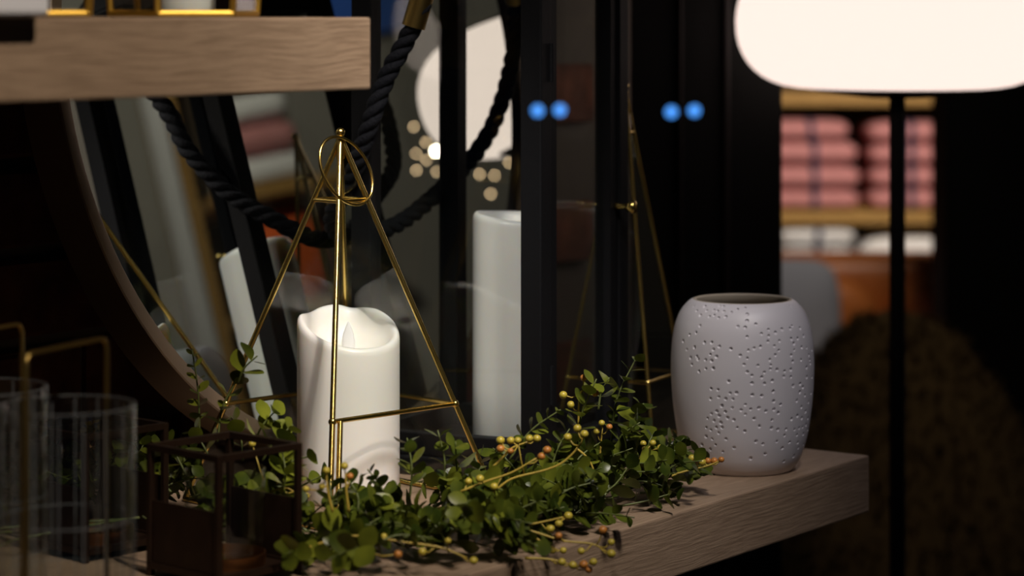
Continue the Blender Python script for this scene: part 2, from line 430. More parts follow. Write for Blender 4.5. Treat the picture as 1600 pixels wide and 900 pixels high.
# ================================================================== LED CANDLE
def rim_height(phi, keys):
    """periodic cubic through (angle, height) keys"""
    ks = sorted(keys); n = len(ks); ph = phi % 360
    ex = [(a - 360, z) for a, z in ks[-2:]] + ks + [(a + 360, z) for a, z in ks[:3]]
    for i in range(1, len(ex) - 2):
        (a0_, z0_), (a1_, z1_), (a2_, z2_), (a3_, z3_) = ex[i - 1:i + 3]
        if a1_ <= ph <= a2_:
            t = (ph - a1_) / (a2_ - a1_); h_ = a2_ - a1_
            m1 = (z2_ - z0_) / (a2_ - a0_) * h_; m2 = (z3_ - z1_) / (a3_ - a1_) * h_
            return (2 * t ** 3 - 3 * t * t + 1) * z1_ + (t ** 3 - 2 * t * t + t) * m1 + (-2 * t ** 3 + 3 * t * t) * z2_ + (t ** 3 - t * t) * m2
def led_candle(name, label, loc, R, keys, deep, flame=True):
    t = thing(name, label, 'candle', loc)
    n = 96; rows = []
    prof = []   # rows as functions of rim height
    for k in range(n):
        ph = 360 * k / n; zr = rim_height(ph, keys)
        col = []
        for q in (0, 0.003):
            col.append((R - 0.002 + (0.002 if q else 0), q))
        for q in (0.25, 0.5, 0.75): col.append((R, zr * q))
        col += [(R, zr - 0.006), (R - 0.0004, zr - 0.003), (R - 0.0016, zr - 0.0008), (R - 0.0032, zr), (R - 0.0050, zr - 0.0010), (R - 0.0066, zr - 0.0035)]
        zf = deep
        z1 = zr - 0.0035
        for q in (0.15, 0.35, 0.6, 0.85, 1.0):
            rr = R - 0.0066 - (R - 0.0066) * 0.55 * q ** 1.4
            col.append((rr, z1 + (zf - z1) * (1 - (1 - q) ** 1.6)))
        col.append((R * 0.12, zf - 0.0005))
        prof.append(col)
    m = len(prof[0]); vs = []; fs = []
    for i in range(m):
        for k in range(n):
            r, zz = prof[k][i]; a = 2 * math.pi * k / n
            vs.append((r * math.cos(a), r * math.sin(a), zz))
    for i in range(m - 1):
        for k in range(n):
            fs.append((i * n + k, i * n + (k + 1) % n, (i + 1) * n + (k + 1) % n, (i + 1) * n + k))
    fs.append(tuple(range(n))); fs.append(tuple((m - 1) * n + k for k in range(n)))
    MB().add(vs, fs).build('wax_body', M['wax'], t, smooth=60)
    if flame:
        pr = [(0, 0), (0.0035, 0.001), (0.0048, 0.006), (0.0050, 0.010), (0.0040, 0.016), (0.0022, 0.021), (0.0007, 0.0245), (0, 0.0255)]
        MB().lathe(pr, 20, (0, 0, deep - 0.0012), (1, 0, 0), (0, 0.45, 0), (0, 0, 1)).build('flame', M['flame'], t, smooth=True)
    return t
CX, CY = (545 - 800) / F * 1.92, 1.915
keys = [(0, .1245), (30, .1325), (55, .1382), (75, .1392), (90, .1388), (108, .1415), (128, .1405), (147, .1374), (162, .1372), (177, .1376), (195, .1350), (220, .1285), (245, .1222), (270, .1180), (295, .1165), (325, .1180)]
led_candle('led_candle', 'ivory pillar LED candle with scooped rim inside the brass pyramid', (CX, CY, 0), 0.0384, keys, 0.1085)
k2 = [(0, .1825), (60, .1840), (120, .1850), (170, .1862), (215, .1850), (260, .1815), (300, .1795), (330, .1808)]
led_candle('lantern_candle', 'tall white pillar candle standing inside the black lantern', (0.0008, 2.087, 0.0155), 0.0328, k2, 0.168, False)

# ================================================================== BRASS PYRAMID TERRARIUMS
def pyramid(name, label, loc, rz, hd, h, zc, zb, bars, panes, ring=None, rod=0.0021, doorstile=True):
    t = thing(name, label, 'terrarium', loc, rz, 'brass pyramid terrariums')
    D = [Vector((0, -1, 0)), Vector((1, 0, 0)), Vector((0, 1, 0)), Vector((-1, 0, 0))]    # front, right, back, left
    def at(k, z): return D[k % 4] * (hd * (h - z) / h) + Vector((0, 0, z))
    for k in range(4):
        MB().tube([at(k, rod), at(k, zb), at(k, h - 0.003)], rod, 8).build('leg', M['brass'], t, smooth=50)
        MB().tube([at(k, zc), at(k + 1, zc)], rod * 0.8, 8).build('crossbar', M['brass'], t, smooth=50)
        MB().tube([at(k, rod), at(k + 1, rod)], rod, 8).build('base_bar', M['brass'], t, smooth=50)
        MB().sphere(at(k, zb), rod * 1.45, 10, 6).build('solder_joint', M['brass'], t, smooth=True)
    for k in bars:
        MB().tube([at(k, zb), at(k + 1, zb)], rod * 0.85, 6).build('door_bar', M['brass'], t, smooth=50)
    if doorstile:
        a, b = at(0, zb), at(0, rod); o = Vector((rod * 2.6, rod * 0.8, 0))
        MB().tube([a + o, b + o], rod * 0.95, 8).build('door_stile', M['brass'], t, smooth=50)
    for k in panes:
        zl_ = zb if (k == 0 and doorstile) else rod      # the door under the bar stands open
        a, b, c = at(k, zl_), at(k + 1, zl_), at(k, h - 0.006)
        nr = (b - a).cross(c - a).normalized() * 0.0008
        e = at(k + 1, h - 0.006)
        MB().add([a - nr, b - nr, e - nr, c - nr, a + nr, b + nr, e + nr, c + nr], [(0, 3, 2, 1), (4, 5, 6, 7), (0, 1, 5, 4), (1, 2, 6, 5), (2, 3, 7, 6), (3, 0, 4, 7)]).build('pane', M['glass'], t)
    MB().lathe([(0, 0), (rod * 1.5, 0.0), (rod * 1.6, 0.016), (0, 0.018)], 12, (0, 0, h - 0.016)).build('apex_cap', M['brass'], t, smooth=50)
    MB().sphere((0, 0, h + 0.0035), 0.0036, 14, 10).build('finial', M['brass'], t, smooth=True)
    if ring:
        c, b1, b2 = (Vector(q) for q in ring)
        MB().tube([c + b1 * math.cos(2 * math.pi * k / 64) + b2 * math.sin(2 * math.pi * k / 64) for k in range(64)], 0.00115, 8, closed=True).build('hanging_ring', M['brass'], t, smooth=True)
    return t
ring = ((0.0050, -0.010, 0.2465), (0.0045, -0.004, -0.0245), (0.0180, 0.0165, -0.0055))
pyramid('brass_pyramid', 'brass pyramid glass terrarium with a ring at its apex around the LED candle', (-0.1275, 1.903, 0), 0, 0.1165, 0.271, 0.2245, 0.0727, (0, 1, 2), (0, 1, 2), ring)
pyramid('brass_pyramid', 'narrow brass pyramid terrarium half hidden between the lantern and the vase', (0.0965, 2.186, 0), math.radians(18.9), 0.064, 0.2975, 0.262, 0.055, (0, 1, 3), (0, 1, 2, 3), None, 0.0019, False)

# ================================================================== BLACK LANTERN
LT = math.radians(63.9)
LC = Vector((-0.016, 2.0775, 0))
la = thing('lantern', 'tall black lantern with glass sides, rope handle and small brass door knob', 'lantern', LC, LT)
hl = 0.075; pw = 0.018; zt = 0.405; zb0 = 0.015
# local x: from hinge post to knob post; local y: from the door side to the far side
MB().box((0, 0, 0.0075), (2 * hl + 0.022, 2 * hl + 0.022, 0.015)).build('base_plate', M['black'], la, bevel=0.0015)
MB().box((0, 0, zt + 0.008), (2 * hl + 0.026, 2 * hl + 0.026, 0.016)).build('top_plate', M['black'], la, bevel=0.0015)
MB().lathe([(0, 0), (0.11, 0), (0.11, 0.004), (0.03, 0.075), (0.02, 0.08), (0, 0.08)], 4, (0, 0, zt + 0.016), (0.7071, 0.7071, 0), (-0.7071, 0.7071, 0)).build('roof', M['black'], la)
for ix in (-1, 1):
    for iy in (-1, 1):
        MB().box((ix * hl, iy * hl, (zb0 + zt) / 2), (pw, pw, zt - zb0)).build('post', M['black'], la, bevel=0.0012)
for (a, b, ax) in ((0, 1, 0), (-1, 0, 1), (1, 0, 1)):    # far side and the two flanks: rails and pane; the door side comes apart
    for zz in (zb0 + 0.009, zt - 0.009):
        sz = (2 * hl - pw, 0.012, 0.018) if ax == 0 else (0.012, 2 * hl - pw, 0.018)
        MB().box((a * hl, b * hl, zz), sz).build('rail', M['black'], la, bevel=0.001)
    sz = (2 * hl - pw, 0.002, zt - zb0 - 0.036) if ax == 0 else (0.002, 2 * hl - pw, zt - zb0 - 0.036)
    MB().box((a * hl, b * hl, (zt + zb0) / 2), sz).build('pane', M['glass'], la)
# door side is local y = -hl?  hinge post and knob post are the two with y = -hl
dr = bpy.data.objects.new('door', None); 
dy = -hl
dw = 2 * hl - pw - 0.002
dm = MB()
x0 = -dw / 2; x1 = dw / 2; z0 = zb0 + 0.002; z1 = zt - 0.002; sw = 0.013
dm.box((x0 + sw / 2, dy, (z0 + z1) / 2), (sw, 0.014, z1 - z0)); dm.box((x1 - sw / 2, dy, (z0 + z1) / 2), (sw, 0.014, z1 - z0))
dm.box((0, dy, z0 + sw / 2), (dw - 2 * sw, 0.014, sw)); dm.box((0, dy, z1 - sw / 2), (dw - 2 * sw, 0.014, sw))
door = dm.build('door', M['black'], la)
bpy.data.objects.remove(dr)
MB().box((0, dy, (z0 + z1) / 2), (dw - 2 * sw, 0.002, z1 - z0 - 2 * sw)).build('pane', M['glass'], door)
kz = H - (322 - 27) / F * 2.1
MB().lathe([(0, 0), (0.0032, 0), (0.0026, 0.004), (0.0022, 0.008), (0.0035, 0.011), (0.0052, 0.014), (0.0054, 0.0165), (0.004, 0.0185), (0, 0.019)], 20, (x1 - 0.004, dy - 0.007, kz), (1, 0, 0), (0, 0, 1), (0, -1, 0)).build('knob', M['brass'], door, smooth=True)
for hz_ in (0.075, 0.325):
    MB().tube([(x0 - 0.001, dy - 0.0085, hz_ - 0.015), (x0 - 0.001, dy - 0.0085, hz_ + 0.015)], 0.0025, 8).build('hinge', M['black'], door, smooth=50)
# rope handle, lying over the side next to the mirror
inv = Matrix.Rotation(-LT, 4, 'Z') @ Matrix.Translation(-LC)
RP = [px(667, -30, 1.995), px(655, 22, 1.995), px(628, 75, 2.000), px(600, 130, 2.005), px(578, 195, 2.010), px(550, 275, 2.030), px(520, 335, 2.058), px(530, 366, 2.085), px(572, 366, 2.112), px(625, 348, 2.142), px(680, 305, 2.175), px(735, 250, 2.215), px(770, 195, 2.23), px(792, 130, 2.235), px(803, 70, 2.225), px(806, 10, 2.20), px(800, -25, 2.185)]
path = spline([inv @ p for p in RP], 14)
rope = MB()
acc = [0.0]
for a, b in zip(path, path[1:]): acc.append(acc[-1] + (b - a).length)
# resample finely
NR = 420; tot = acc[-1]; fine = []; j = 0
for k in range(NR + 1):
    d = tot * k / NR
    while j < len(acc) - 2 and acc[j + 1] < d: j += 1
    fine.append(path[j].lerp(path[j + 1], (d - acc[j]) / max(1e-9, acc[j + 1] - acc[j])))
nr = (fine[1] - fine[0]).orthogonal().normalized(); frames = []
for k in range(NR + 1):
    t = (fine[min(k + 1, NR)] - fine[max(k - 1, 0)]).normalized(); nr = (nr - t * nr.dot(t)).normalized(); frames.append((nr.copy(), t.cross(nr)))
for sidx in range(3):
    pts = []
    for k in range(NR + 1):
        a = 2 * math.pi * (tot * k / NR / 0.036 + sidx / 3); n1, n2 = frames[k]
        pts.append(fine[k] + (n1 * math.cos(a) + n2 * math.sin(a)) * 0.0036)
    rope.tube(pts, 0.0042, 7)
rp = rope.build('rope_handle', M['rope'], la, smooth=True)
for a, b in ((fine[0], fine[26]), (fine[NR], fine[NR - 12])):
    MB().tube([a, a.lerp(b, 0.5), b], 0.0092, 20).build('ferrule', M['aged_brass'], rp, smooth=50)

# ================================================================== PERFORATED VASE
def vase():
    loc = Vector(((1160 - 800) / F * 2.044, 2.044, 0))
    t = thing('vase', 'white perforated ceramic vase with rounded shoulders standing at the shelf end', 'vase', loc)
    prof = [(0.000, .0385), (0.0015, .0405), (0.006, .0440), (0.014, .0478), (0.028, .0518), (0.045, .0545), (0.062, .0562), (0.082, .0570), (0.100, .0562), (0.113, .0542), (0.122, .0512), (0.128, .0478), (0.1325, .0438), (0.1345, .0412), (0.1352, .0395)]
    zz = np.array([p[0] for p in prof]); rr = np.array([p[1] for p in prof])
    # smooth resample by arclength
    pts = spline([(r, z, 0) for z, r in prof], 24)
    arr = np.array([(p.x, p.y) for p in pts]); seg = np.r_[0, np.cumsum(np.hypot(*np.diff(arr, axis=0).T))]
    nz = 380
    sl = np.linspace(0, seg[-1], nz); R = np.interp(sl, seg, arr[:, 0]); Z = np.interp(sl, seg, arr[:, 1])
    front = np.linspace(-math.pi - 0.12, 0.12, 520); back = np.linspace(0.12, math.pi - 0.12, 42)[1:-1]
    A = np.r_[front, back]; na = len(A)
    X = R[:, None] * np.cos(A)[None]; Y = R[:, None] * np.sin(A)[None]; ZZ = np.repeat(Z[:, None], na, 1)
    # pits: listed where the photograph shows them (x, y in the crop 1040..1300 / 440..760, 731 px wide)
    lst = [(210,105),(225,112),(228,135),(200,133),(185,127),(187,150),(168,155),(207,160),(237,157),(262,138),(290,124),(327,118),(334,146),(332,175),(323,203),(290,200),(371,189),(330,245),(394,230),(427,213),(427,240),(422,263),(458,226),(489,212),(527,208),(538,195),(575,205),(474,262),(450,285),(470,303),(453,324),(388,287),(360,293),(335,303),(300,325),(330,337),(316,365),(376,370),(428,344),(432,368),(430,385),(403,398),(350,412),(330,397),(392,420),(350,447),(404,447),(438,437),(460,388),(490,417),(494,394),(523,387),(522,420),(532,352),(526,323),(541,300),(540,272),(530,253),(560,250),(590,240),(578,290),(603,290),(573,343),(613,323),(600,378),(533,458),(566,450),(442,483),(352,498),(392,502),(444,525),(475,540),(322,540),(345,560),(305,563),(323,582),(380,555),(410,568),(446,560),(464,577),(360,602),(383,634),(437,607),(435,642),(463,650),(500,647),(321,655),(275,607),(290,640),(368,700),(398,712),(458,700),(492,675),(482,730),(515,705),(408,755),(348,773),(280,727),(488,795),(536,765),(525,603),(553,590),(573,550),(550,523),(540,648),(563,643),(552,673),(556,705),(560,730),(585,670),(580,640),(590,715),(600,630),(575,600),(595,570),(610,600),(612,650),(150,268),(180,268),(187,300),(174,320),(200,330),(155,345),(180,348),(187,382),(157,382),(212,285),(260,297),(252,438),(180,470),(208,474),(258,490),(285,490),(212,508),(240,515),(270,517),(178,515),(225,545),(268,555),(205,570),(240,572),(215,590),(250,598),(183,580),(222,618),(195,610),(168,600),(165,640),(205,640),(228,640),(183,650),(190,690),(215,665),(245,690),(165,680),(205,715),(185,735),(150,715),(235,745),(95,335),(125,340),(110,290),(80,300),(100,365),(130,395),(65,262),(115,225),(90,235),(130,195),(120,330),(105,110),(115,130),(130,150),(155,130),(145,112),(545,107),(590,500),(625,490),(610,530),(630,420),(600,420),(580,465),(565,485),(620,360),(632,300),(618,345)]
    disp = np.zeros_like(X)
    k = 2.044 / F
    for (qx, qy) in lst:
        gx = 1040 + qx * 260 / 731; gy = 440 + qy * 320 / 900
        dx = (gx - 1160) * k
        z = H - (gy - 27) * k
        z = min(max(z, 0.006), 0.131)
        rz = float(np.interp(z, Z, R))
        # nearer surface: sight line slopes down by about (gy-27)/F
        if abs(dx) >= rz * 0.985: continue
        ph = -math.pi / 2 + math.asin(dx / rz)
        z += (gy - 27) / F * rz * math.cos(ph + math.pi / 2)
        z = min(max(z, 0.004), 0.1335)
        rz = float(np.interp(z, Z, R))
        iz = np.argmin(abs(Z - z)); s0 = sl[iz]
        m1 = np.where(abs(sl - s0) < 0.0025)[0]; m2 = np.where(abs(A - ph) * rz < 0.0025)[0]
        if not len(m1) or not len(m2): continue
        d = np.hypot((sl[m1] - s0)[:, None], ((A[m2] - ph) * rz)[None])
        rad = random.uniform(0.00085, 0.00120)
        prof_ = np.clip((rad * 1.3 - d) / (rad * 0.55), 0, 1)
        disp[np.ix_(m1, m2)] = np.maximum(disp[np.ix_(m1, m2)], prof_ * 0.0014)
    X -= disp * np.cos(A)[None]; Y -= disp * np.sin(A)[None]
    verts = np.stack([X, Y, ZZ], -1).reshape(-1, 3)
    i = np.arange(nz - 1)[:, None] * na; jn = np.arange(na)[None]; jm = (np.arange(na)[None] + 1) % na
    faces = np.stack([i + jn, i + jm, i + na + jm, i + na + jn], -1).reshape(-1, 4)
    me = bpy.data.meshes.new('vase_body'); me.from_pydata(verts.tolist(), [], faces.tolist() + [list(range(na - 1, -1, -1))])
    me.materials.append(M['ceramic']); me.polygons.foreach_set('use_smooth', [True] * len(me.polygons)); me.update()
    o = bpy.data.objects.new('vase_body', me); COL.objects.link(o); o.parent = t
    MB().lathe([(.0395, .1352), (.0385, .1356), (.0372, .1352), (.0365, .134), (.0400, .128), (.0470, .118), (.0510, .100), (.0520, .080), (.0490, .040), (.040, .010), (0, .006)], 96).build('inner_wall', M['ceramic_in'], t, smooth=True)
    return t
vase()

# ================================================================== FLOOR LAMP
YL = 2.634
lx, lz = (1402 - 800) / F * YL, H - (35 - 27) / F * YL
lamp = thing('floor_lamp', 'floor lamp with a big glowing opal shade on a thin black pole', 'lamp', (lx, YL, FLOOR))
zc = lz - FLOOR
RS, HS = 252 / F * YL, 103 / F * YL
prof = [(RS * 0.52, -HS)]
for k in range(1, 20):
    a = -math.pi / 2 + math.pi * k / 20
    c, s_ = math.cos(a), math.sin(a)
    prof.append((RS * (0.52 + 0.48 * abs(c) ** 0.80), HS * math.copysign(abs(s_) ** 0.92, s_)))
prof.append((RS * 0.52, HS))
MB().lathe([(0, -HS)] + prof + [(0, HS)], 96, (0, 0, zc)).build('lamp_shade', M['shade'], lamp, smooth=50)
MB().lathe([(0, -0.010), (RS * 0.18, -0.010), (RS * 0.50, -0.004), (RS * 0.56, -0.0006), (RS * 0.45, -0.0004), (0, -0.0004)], 64, (0, 0, zc - HS)).build('lower_plate', M['shade_metal'], lamp, smooth=50)
MB().lathe([(0, 0.0004), (RS * 0.56, 0.0004), (RS * 0.5, 0.006), (0, 0.008)], 64, (0, 0, zc + HS)).build('upper_plate', M['shade_metal'], lamp, smooth=50)
MB().lathe([(0, 0.018), (0.0083, 0.018), (0.0083, zc - HS - 0.006), (0, zc - HS - 0.006)], 24).build('pole', M['shade_metal'], lamp, smooth=50)
MB().lathe([(0, 0), (0.13, 0), (0.13, 0.012), (0.12, 0.018), (0.02, 0.02), (0, 0.02)], 64).build('lamp_base', M['shade_metal'], lamp, smooth=40)
pl = bpy.data.lights.new('lamp_bulb', 'POINT'); pl.energy = 1.0; pl.color = (1.0, 0.85, 0.78); pl.shadow_soft_size = 0.03
po = bpy.data.objects.new('lamp_bulb', pl); COL.objects.link(po); po.parent = lamp; po.location = (0, 0, zc)

# ================================================================== BRONZE BOX CANDLE HOLDERS
def box_holder(label, loc, rz):
    t = thing('box_candle_holder', label, 'candle holder', loc, rz, 'bronze box candle holders')
    a = 0.0335; h = 0.085; r = 0.0021
    for ix in (-1, 1):
        for iy in (-1, 1):
            MB().box((ix * a, iy * a, h / 2), (2 * r, 2 * r, h)).build('upright', M['bronze'], t, bevel=0.0004, bseg=1)
    for zz in (h - r, 0.007):
        for s in (-1, 1):
            MB().box((0, s * a, zz), (2 * a - 2 * r, 2 * r, 2 * r)).build('rail', M['bronze'], t)
            MB().box((s * a, 0, zz), (2 * r, 2 * a - 2 * r, 2 * r)).build('rail', M['bronze'], t)
    for s in (-1, 1):
        MB().box((s * a, 0, 0.029), (0.0014, 2 * a - 2 * r, 0.040)).build('side_panel', M['bronze'], t)
    MB().box((0, 0, 0.0065), (2 * a - 2 * r, 2 * a - 2 * r, 0.0016)).build('tray', M['bronze'], t)
    MB().lathe([(0, 0.0074), (0.0265, 0.0074), (0.0268, 0.015), (0.0256, 0.015), (0.0254, 0.009), (0, 0.009)], 48).build('cup', M['copper'], t, smooth=40)
    MB().lathe([(0, 0.0095), (0.0245, 0.0095), (0.0252, 0.012), (0.0266 - 0.0014, 0.03), (0.0266, 0.0685), (0.0260, 0.0692), (0.0252, 0.0688), (0.0238, 0.030), (0.0232, 0.013), (0, 0.0115)], 64).build('glass_tumbler', M['jar_glass'], t, smooth=50)
    return t
b1 = box_holder('dark bronze open box holding a glass tumbler, in front beside the garland', (-0.1857, 1.653, 0), math.radians(47))
b2 = copy_tree(b1); b2.location = (-0.283, 1.735, 0)
b2['label'] = 'dark bronze open box candle holder seen through the ribbed glass jar'

# ================================================================== RIBBED GLASS JARS
def jar(label, loc):
    t = thing('glass_jar', label, 'jar', loc, math.radians(66), 'ribbed glass jars')
    R = 0.0384; h = 0.141
    g = MB().lathe([(0, 0.003), (R - 0.003, 0.003), (R, 0.006), (R, h - 0.001), (R - 0.0009, h), (R - 0.0018, h - 0.001), (R - 0.0018, 0.009), (0, 0.008)], 72).build('glass_body', M['jar_glass'], t, smooth=50)
    for k in range(18):
        a = 2 * math.pi * (k + 0.35) / 18
        c = Vector((math.cos(a), math.sin(a), 0))
        MB().box(c * (R + 0.0001) + Vector((0, 0, h / 2 + 0.003)), (0.0004, 0.0009, h - 0.010), c, (-c.y, c.x, 0)).build('rib', M['etch_glass'], g)
    for zz in (0.045, 0.077, h - 0.0006):
        MB().tube([(R * math.cos(2 * math.pi * k / 64), R * math.sin(2 * math.pi * k / 64), zz) for k in range(64)], 0.0005, 5, closed=True).build('ring_line', M['etch_glass'], g, smooth=True)
    MB().lathe([(0, 0), (R + 0.002, 0), (R + 0.002, 0.004), (R - 0.004, 0.0046), (0, 0.003)], 64).build('base_plate', M['aged_brass'], t, smooth=40)
    q = R + 0.0022
    pts = [(-q, 0, 0.003), (-q, 0, 0.168)] + [(-q + 0.006 * (1 - math.cos(a)), 0, 0.168 + 0.006 * math.sin(a)) for a in (0.5, 1.0, 1.57)]
    pts += [(-p[0], 0, p[2]) for p in reversed(pts)]
    MB().tube(pts, 0.00155, 8).build('wire_handle', M['aged_brass'], t, smooth=60)
    return t
def etch_glass():
    m = bpy.data.materials.new('etched_glass'); m.use_nodes = True; nt = m.node_tree; b = nt.nodes['Principled BSDF']; out = nt.nodes['Material Output']
    b.inputs['Base Color'].default_value = (0.45, 0.48, 0.52, 1); b.inputs['Roughness'].default_value = 0.35
    tr = nt.nodes.new('ShaderNodeBsdfTransparent'); mx = nt.nodes.new('ShaderNodeMixShader'); mx.inputs['Fac'].default_value = 0.14
    L(nt, tr.outputs[0], mx.inputs[1]); L(nt, b.outputs[0], mx.inputs[2]); L(nt, mx.outputs[0], out.inputs['Surface'])
    return m
M['etch_glass'] = etch_glass()
j1 = jar('ribbed clear glass jar with a square brass wire handle, wholly in view', ((105 - 800) / F * 1.45, 1.45, 0))
j2 = copy_tree(j1); j2.location = ((-28 - 800) / F * 1.52, 1.52, 0)
j2['label'] = 'ribbed glass jar with brass handle cut off by the picture edge'

# ================================================================== THINGS ON THE UPPER SHELF
ZU = 0.3135 + TH
def gold_box(label, loc, rz, R, flare, n):
    t = thing('gold_terrarium', label, 'terrarium', loc, rz, 'gold framed terrariums on the wall shelf')
    h = 0.085
    bt = [Vector((R * math.cos(2 * math.pi * k / n), R * math.sin(2 * math.pi * k / n), 0.0022)) for k in range(n)]
    tp = [Vector((v.x * flare, v.y * flare, h)) for v in bt]
    ap = Vector((0, 0, h + 0.05))
    for k in range(n):
        a, b, c, d = bt[k], bt[(k + 1) % n], tp[(k + 1) % n], tp[k]
        MB().tube([a, d], 0.0021, 6).build('edge_bar', M['gold'], t, smooth=60)
        MB().tube([a, b], 0.0022, 6).build('base_bar', M['gold'], t, smooth=60)
        MB().tube([d, c], 0.0019, 6).build('top_bar', M['gold'], t, smooth=60)
        MB().tube([d, ap], 0.0017, 6).build('roof_bar', M['gold'], t, smooth=60)
        nr = (b - a).cross(d - a).normalized() * 0.0006
        MB().add([a - nr, b - nr, c - nr, d - nr, a + nr, b + nr, c + nr, d + nr], [(0, 3, 2, 1), (4, 5, 6, 7), (0, 1, 5, 4), (1, 2, 6, 5), (2, 3, 7, 6), (3, 0, 4, 7)]).build('pane', M['glass'], t)
    MB().lathe([(0, 0), (R * 0.96, 0), (R * 0.96, 0.0015), (0, 0.0015)], n).build('base_plate', M['gold'], t)
    return t
gy = 1.60
g1 = Vector(((288 - 800) / F * gy, gy, ZU))
gold_box('gold framed glass terrarium with a white candle, toward the shelf end', g1, 0.30, 0.046, 1.12, 6)
gold_box('gold framed glass terrarium between the white pot and the other terrarium', Vector(((76 - 800) / F * 1.53, 1.53, ZU)), 0.75, 0.029, 1.2, 5)
MB().lathe([(0, 0), (0.0185, 0), (0.019, 0.001), (0.019, 0.058), (0.0175, 0.060), (0.010, 0.0585), (0, 0.058)], 40).build('pillar_candle', M['wax'], smooth=50, loc=g1 + Vector((0, 0, 0.0018)))
tag(bpy.data.objects['pillar_candle'], 'small white candle standing inside the gold terrarium on the wall shelf', 'candle')
wp = thing('white_pot', 'pale grey square pot at the near end of the wall shelf', 'pot', st(-0.914, 0.062, ZU), ANG)
s = 0.056
pot = MB().box((0, 0, 0.035), (s, s, 0.07))
pot.build('pot_body', M['white_pot'], wp, bevel=0.004, bseg=3)
MB().box((0, 0, 0.0715), (s - 0.006, s - 0.006, 0.003)).build('pot_rim', M['white_pot'], wp, bevel=0.001)

# ================================================================== SHOP SHELVES BEHIND
YS = 6.0
def sx(x, Y=YS): return (x - 800) / F * Y
def sz(y, Y=YS): return H - (y - 27) / F * Y
su = thing('towel_shelving', 'amber wooden shelving with folded towels, far back beyond the lamp', 'shelving', (sx(1350), YS + 0.16, FLOOR))
for y0, y1 in ((-10, 8), (146, 164), (329, 349), (478, 496)):
    zt_, zb_ = sz(y0), sz(y1)
    MB().box((0, 0, (zt_ + zb_) / 2 - FLOOR), (0.86, 0.36, zt_ - zb_)).build('shelf_board', M['amber_wood'], su, bevel=0.002)
for q in (-0.44, 0.44):
    MB().box((q, 0, 0.70), (0.025, 0.36, 1.40)).build('upright', M['amber_wood'], su, bevel=0.002)
MB().box((0, 0.19, 0.70), (0.90, 0.012, 1.40)).build('back_panel', M['dark_wall'], su)
ords = ['lowest', 'second lowest', 'second highest', 'topmost']
def towel(label, x0, x1, zb, h, mat, ribx=None, group=None, jitter=0.0, name='folded_towel'):
    w = x1 - x0; t = thing(name, label, 'towel', ((x0 + x1) / 2, YS + 0.10, zb), 0, group)
    mb = MB().superell((0, 0, h * 0.49), (w, 0.22, h * 0.98), 0.62, 0.30, 32, 14)
    mb.superell((0, 0.004, h * 0.49), (w * 0.97, 0.21, h * 0.5), 0.42, 0.30, 28, 10)
    mb.build('cloth', mat, t, smooth=True)
    if ribx is not None:
        MB().superell((ribx - (x0 + x1) / 2, 0, h / 2), (0.017, 0.232, h * 1.03), 0.25, 0.25, 20, 10).build('ribbon', M['navy'], t, smooth=True)
    return t
zb = sz(329)
zz = zb
for k, hh in enumerate((33, 38, 38, 33)):
    h = hh / F * YS
    towel('pink folded towel, %s in the stack next to the vase side column' % ords[k], sx(1192), sx(1345 - (18 if k == 3 else 0) + random.uniform(-3, 3)), zz, h, M['pink'], sx(1273 - (6 if k == 3 else 0)), 'pink towels, stack by the middle column'); zz += h
zz = zb
for k, hh in enumerate((34, 35, 36, 34)):
    h = hh / F * YS
    towel('pink folded towel, %s in the stack behind the lamp pole' % ords[k], sx(1358 + random.uniform(-2, 2)), sx(1486), zz, h, M['pink'], sx(1424), 'pink towels, stack behind the lamp pole'); zz += h
zl = sz(478)
zz = zl
for k in range(4):
    h = 31 / F * YS
    towel('white folded towel, %s in the small stack under the pink towels' % ords[k], sx(1215), sx(1338), zz, h, M['white_cloth'], sx(1278), 'white towels under the pink stack'); zz += h
wc = MB().superell((0, 0, 0.075), (0.235, 0.20, 0.15), 0.75, 0.45, 32, 16).build('white_cushion', M['white_cloth'], smooth=True, loc=(sx(1420), YS + 0.10, zl + 0.0))
wc.location.z = zl + 0.0
for v in wc.data.vertices: v.co.z *= (sz(360) - zl) / 0.15
tag(wc, 'plump white cushion on the lower shelf right of the white towels', 'cushion')

# sofa
YF = 5.0
so = thing('leather_sofa', 'orange leather sofa in front of the towel shelves', 'sofa', (sx(1390, YF), YF, FLOOR))
topz = sz(403, YF) - FLOOR
MB().superell((0, 0.10, topz - 0.22), (0.95, 0.20, 0.44), 0.30, 0.30, 40, 16).build('backrest', M['leather'], so, smooth=True)
for q in (-0.235, 0.235):
    MB().superell((q - 0.02, -0.02, topz - 0.20), (0.46, 0.16, 0.34), 0.45, 0.40, 32, 16).build('back_cushion', M['leather'], so, smooth=True)
    MB().superell((q, -0.28, 0.36), (0.46, 0.55, 0.16), 0.40, 0.35, 32, 12).build('seat_cushion', M['leather'], so, smooth=True)
MB().superell((0, -0.22, 0.20), (0.98, 0.72, 0.22), 0.2, 0.2, 40, 12).build('sofa_base', M['leather'], so, smooth=True)
for q in (-0.53, 0.53):
    MB().superell((q, -0.20, 0.32), (0.16, 0.76, 0.46), 0.35, 0.35, 32, 14).build('armrest', M['leather'], so, smooth=True)
for qx in (-0.42, 0.42):
    for qy in (-0.5, 0.05):
        MB().tube([(qx, qy, 0), (qx, qy, 0.10)], 0.02, 10).build('leg', M['black'], so, smooth=50)
gc = thing('grey_cushion', 'grey fabric cushion leaning on the orange leather sofa', 'cushion', (sx(1232, 4.75), YF - 0.20, FLOOR + 0.45))
Zt = Vector((0, 0.22, 1)).normalized(); Yt = Vector((0, 1, -0.22)).normalized()
MB().superell((0, -0.02, 0.155), (0.205, 0.31, 0.11), 0.85, 0.42, 32, 20, (1, 0, 0), Zt, -Yt).build('cushion_cover', M['grey_cloth'], gc, smooth=True)

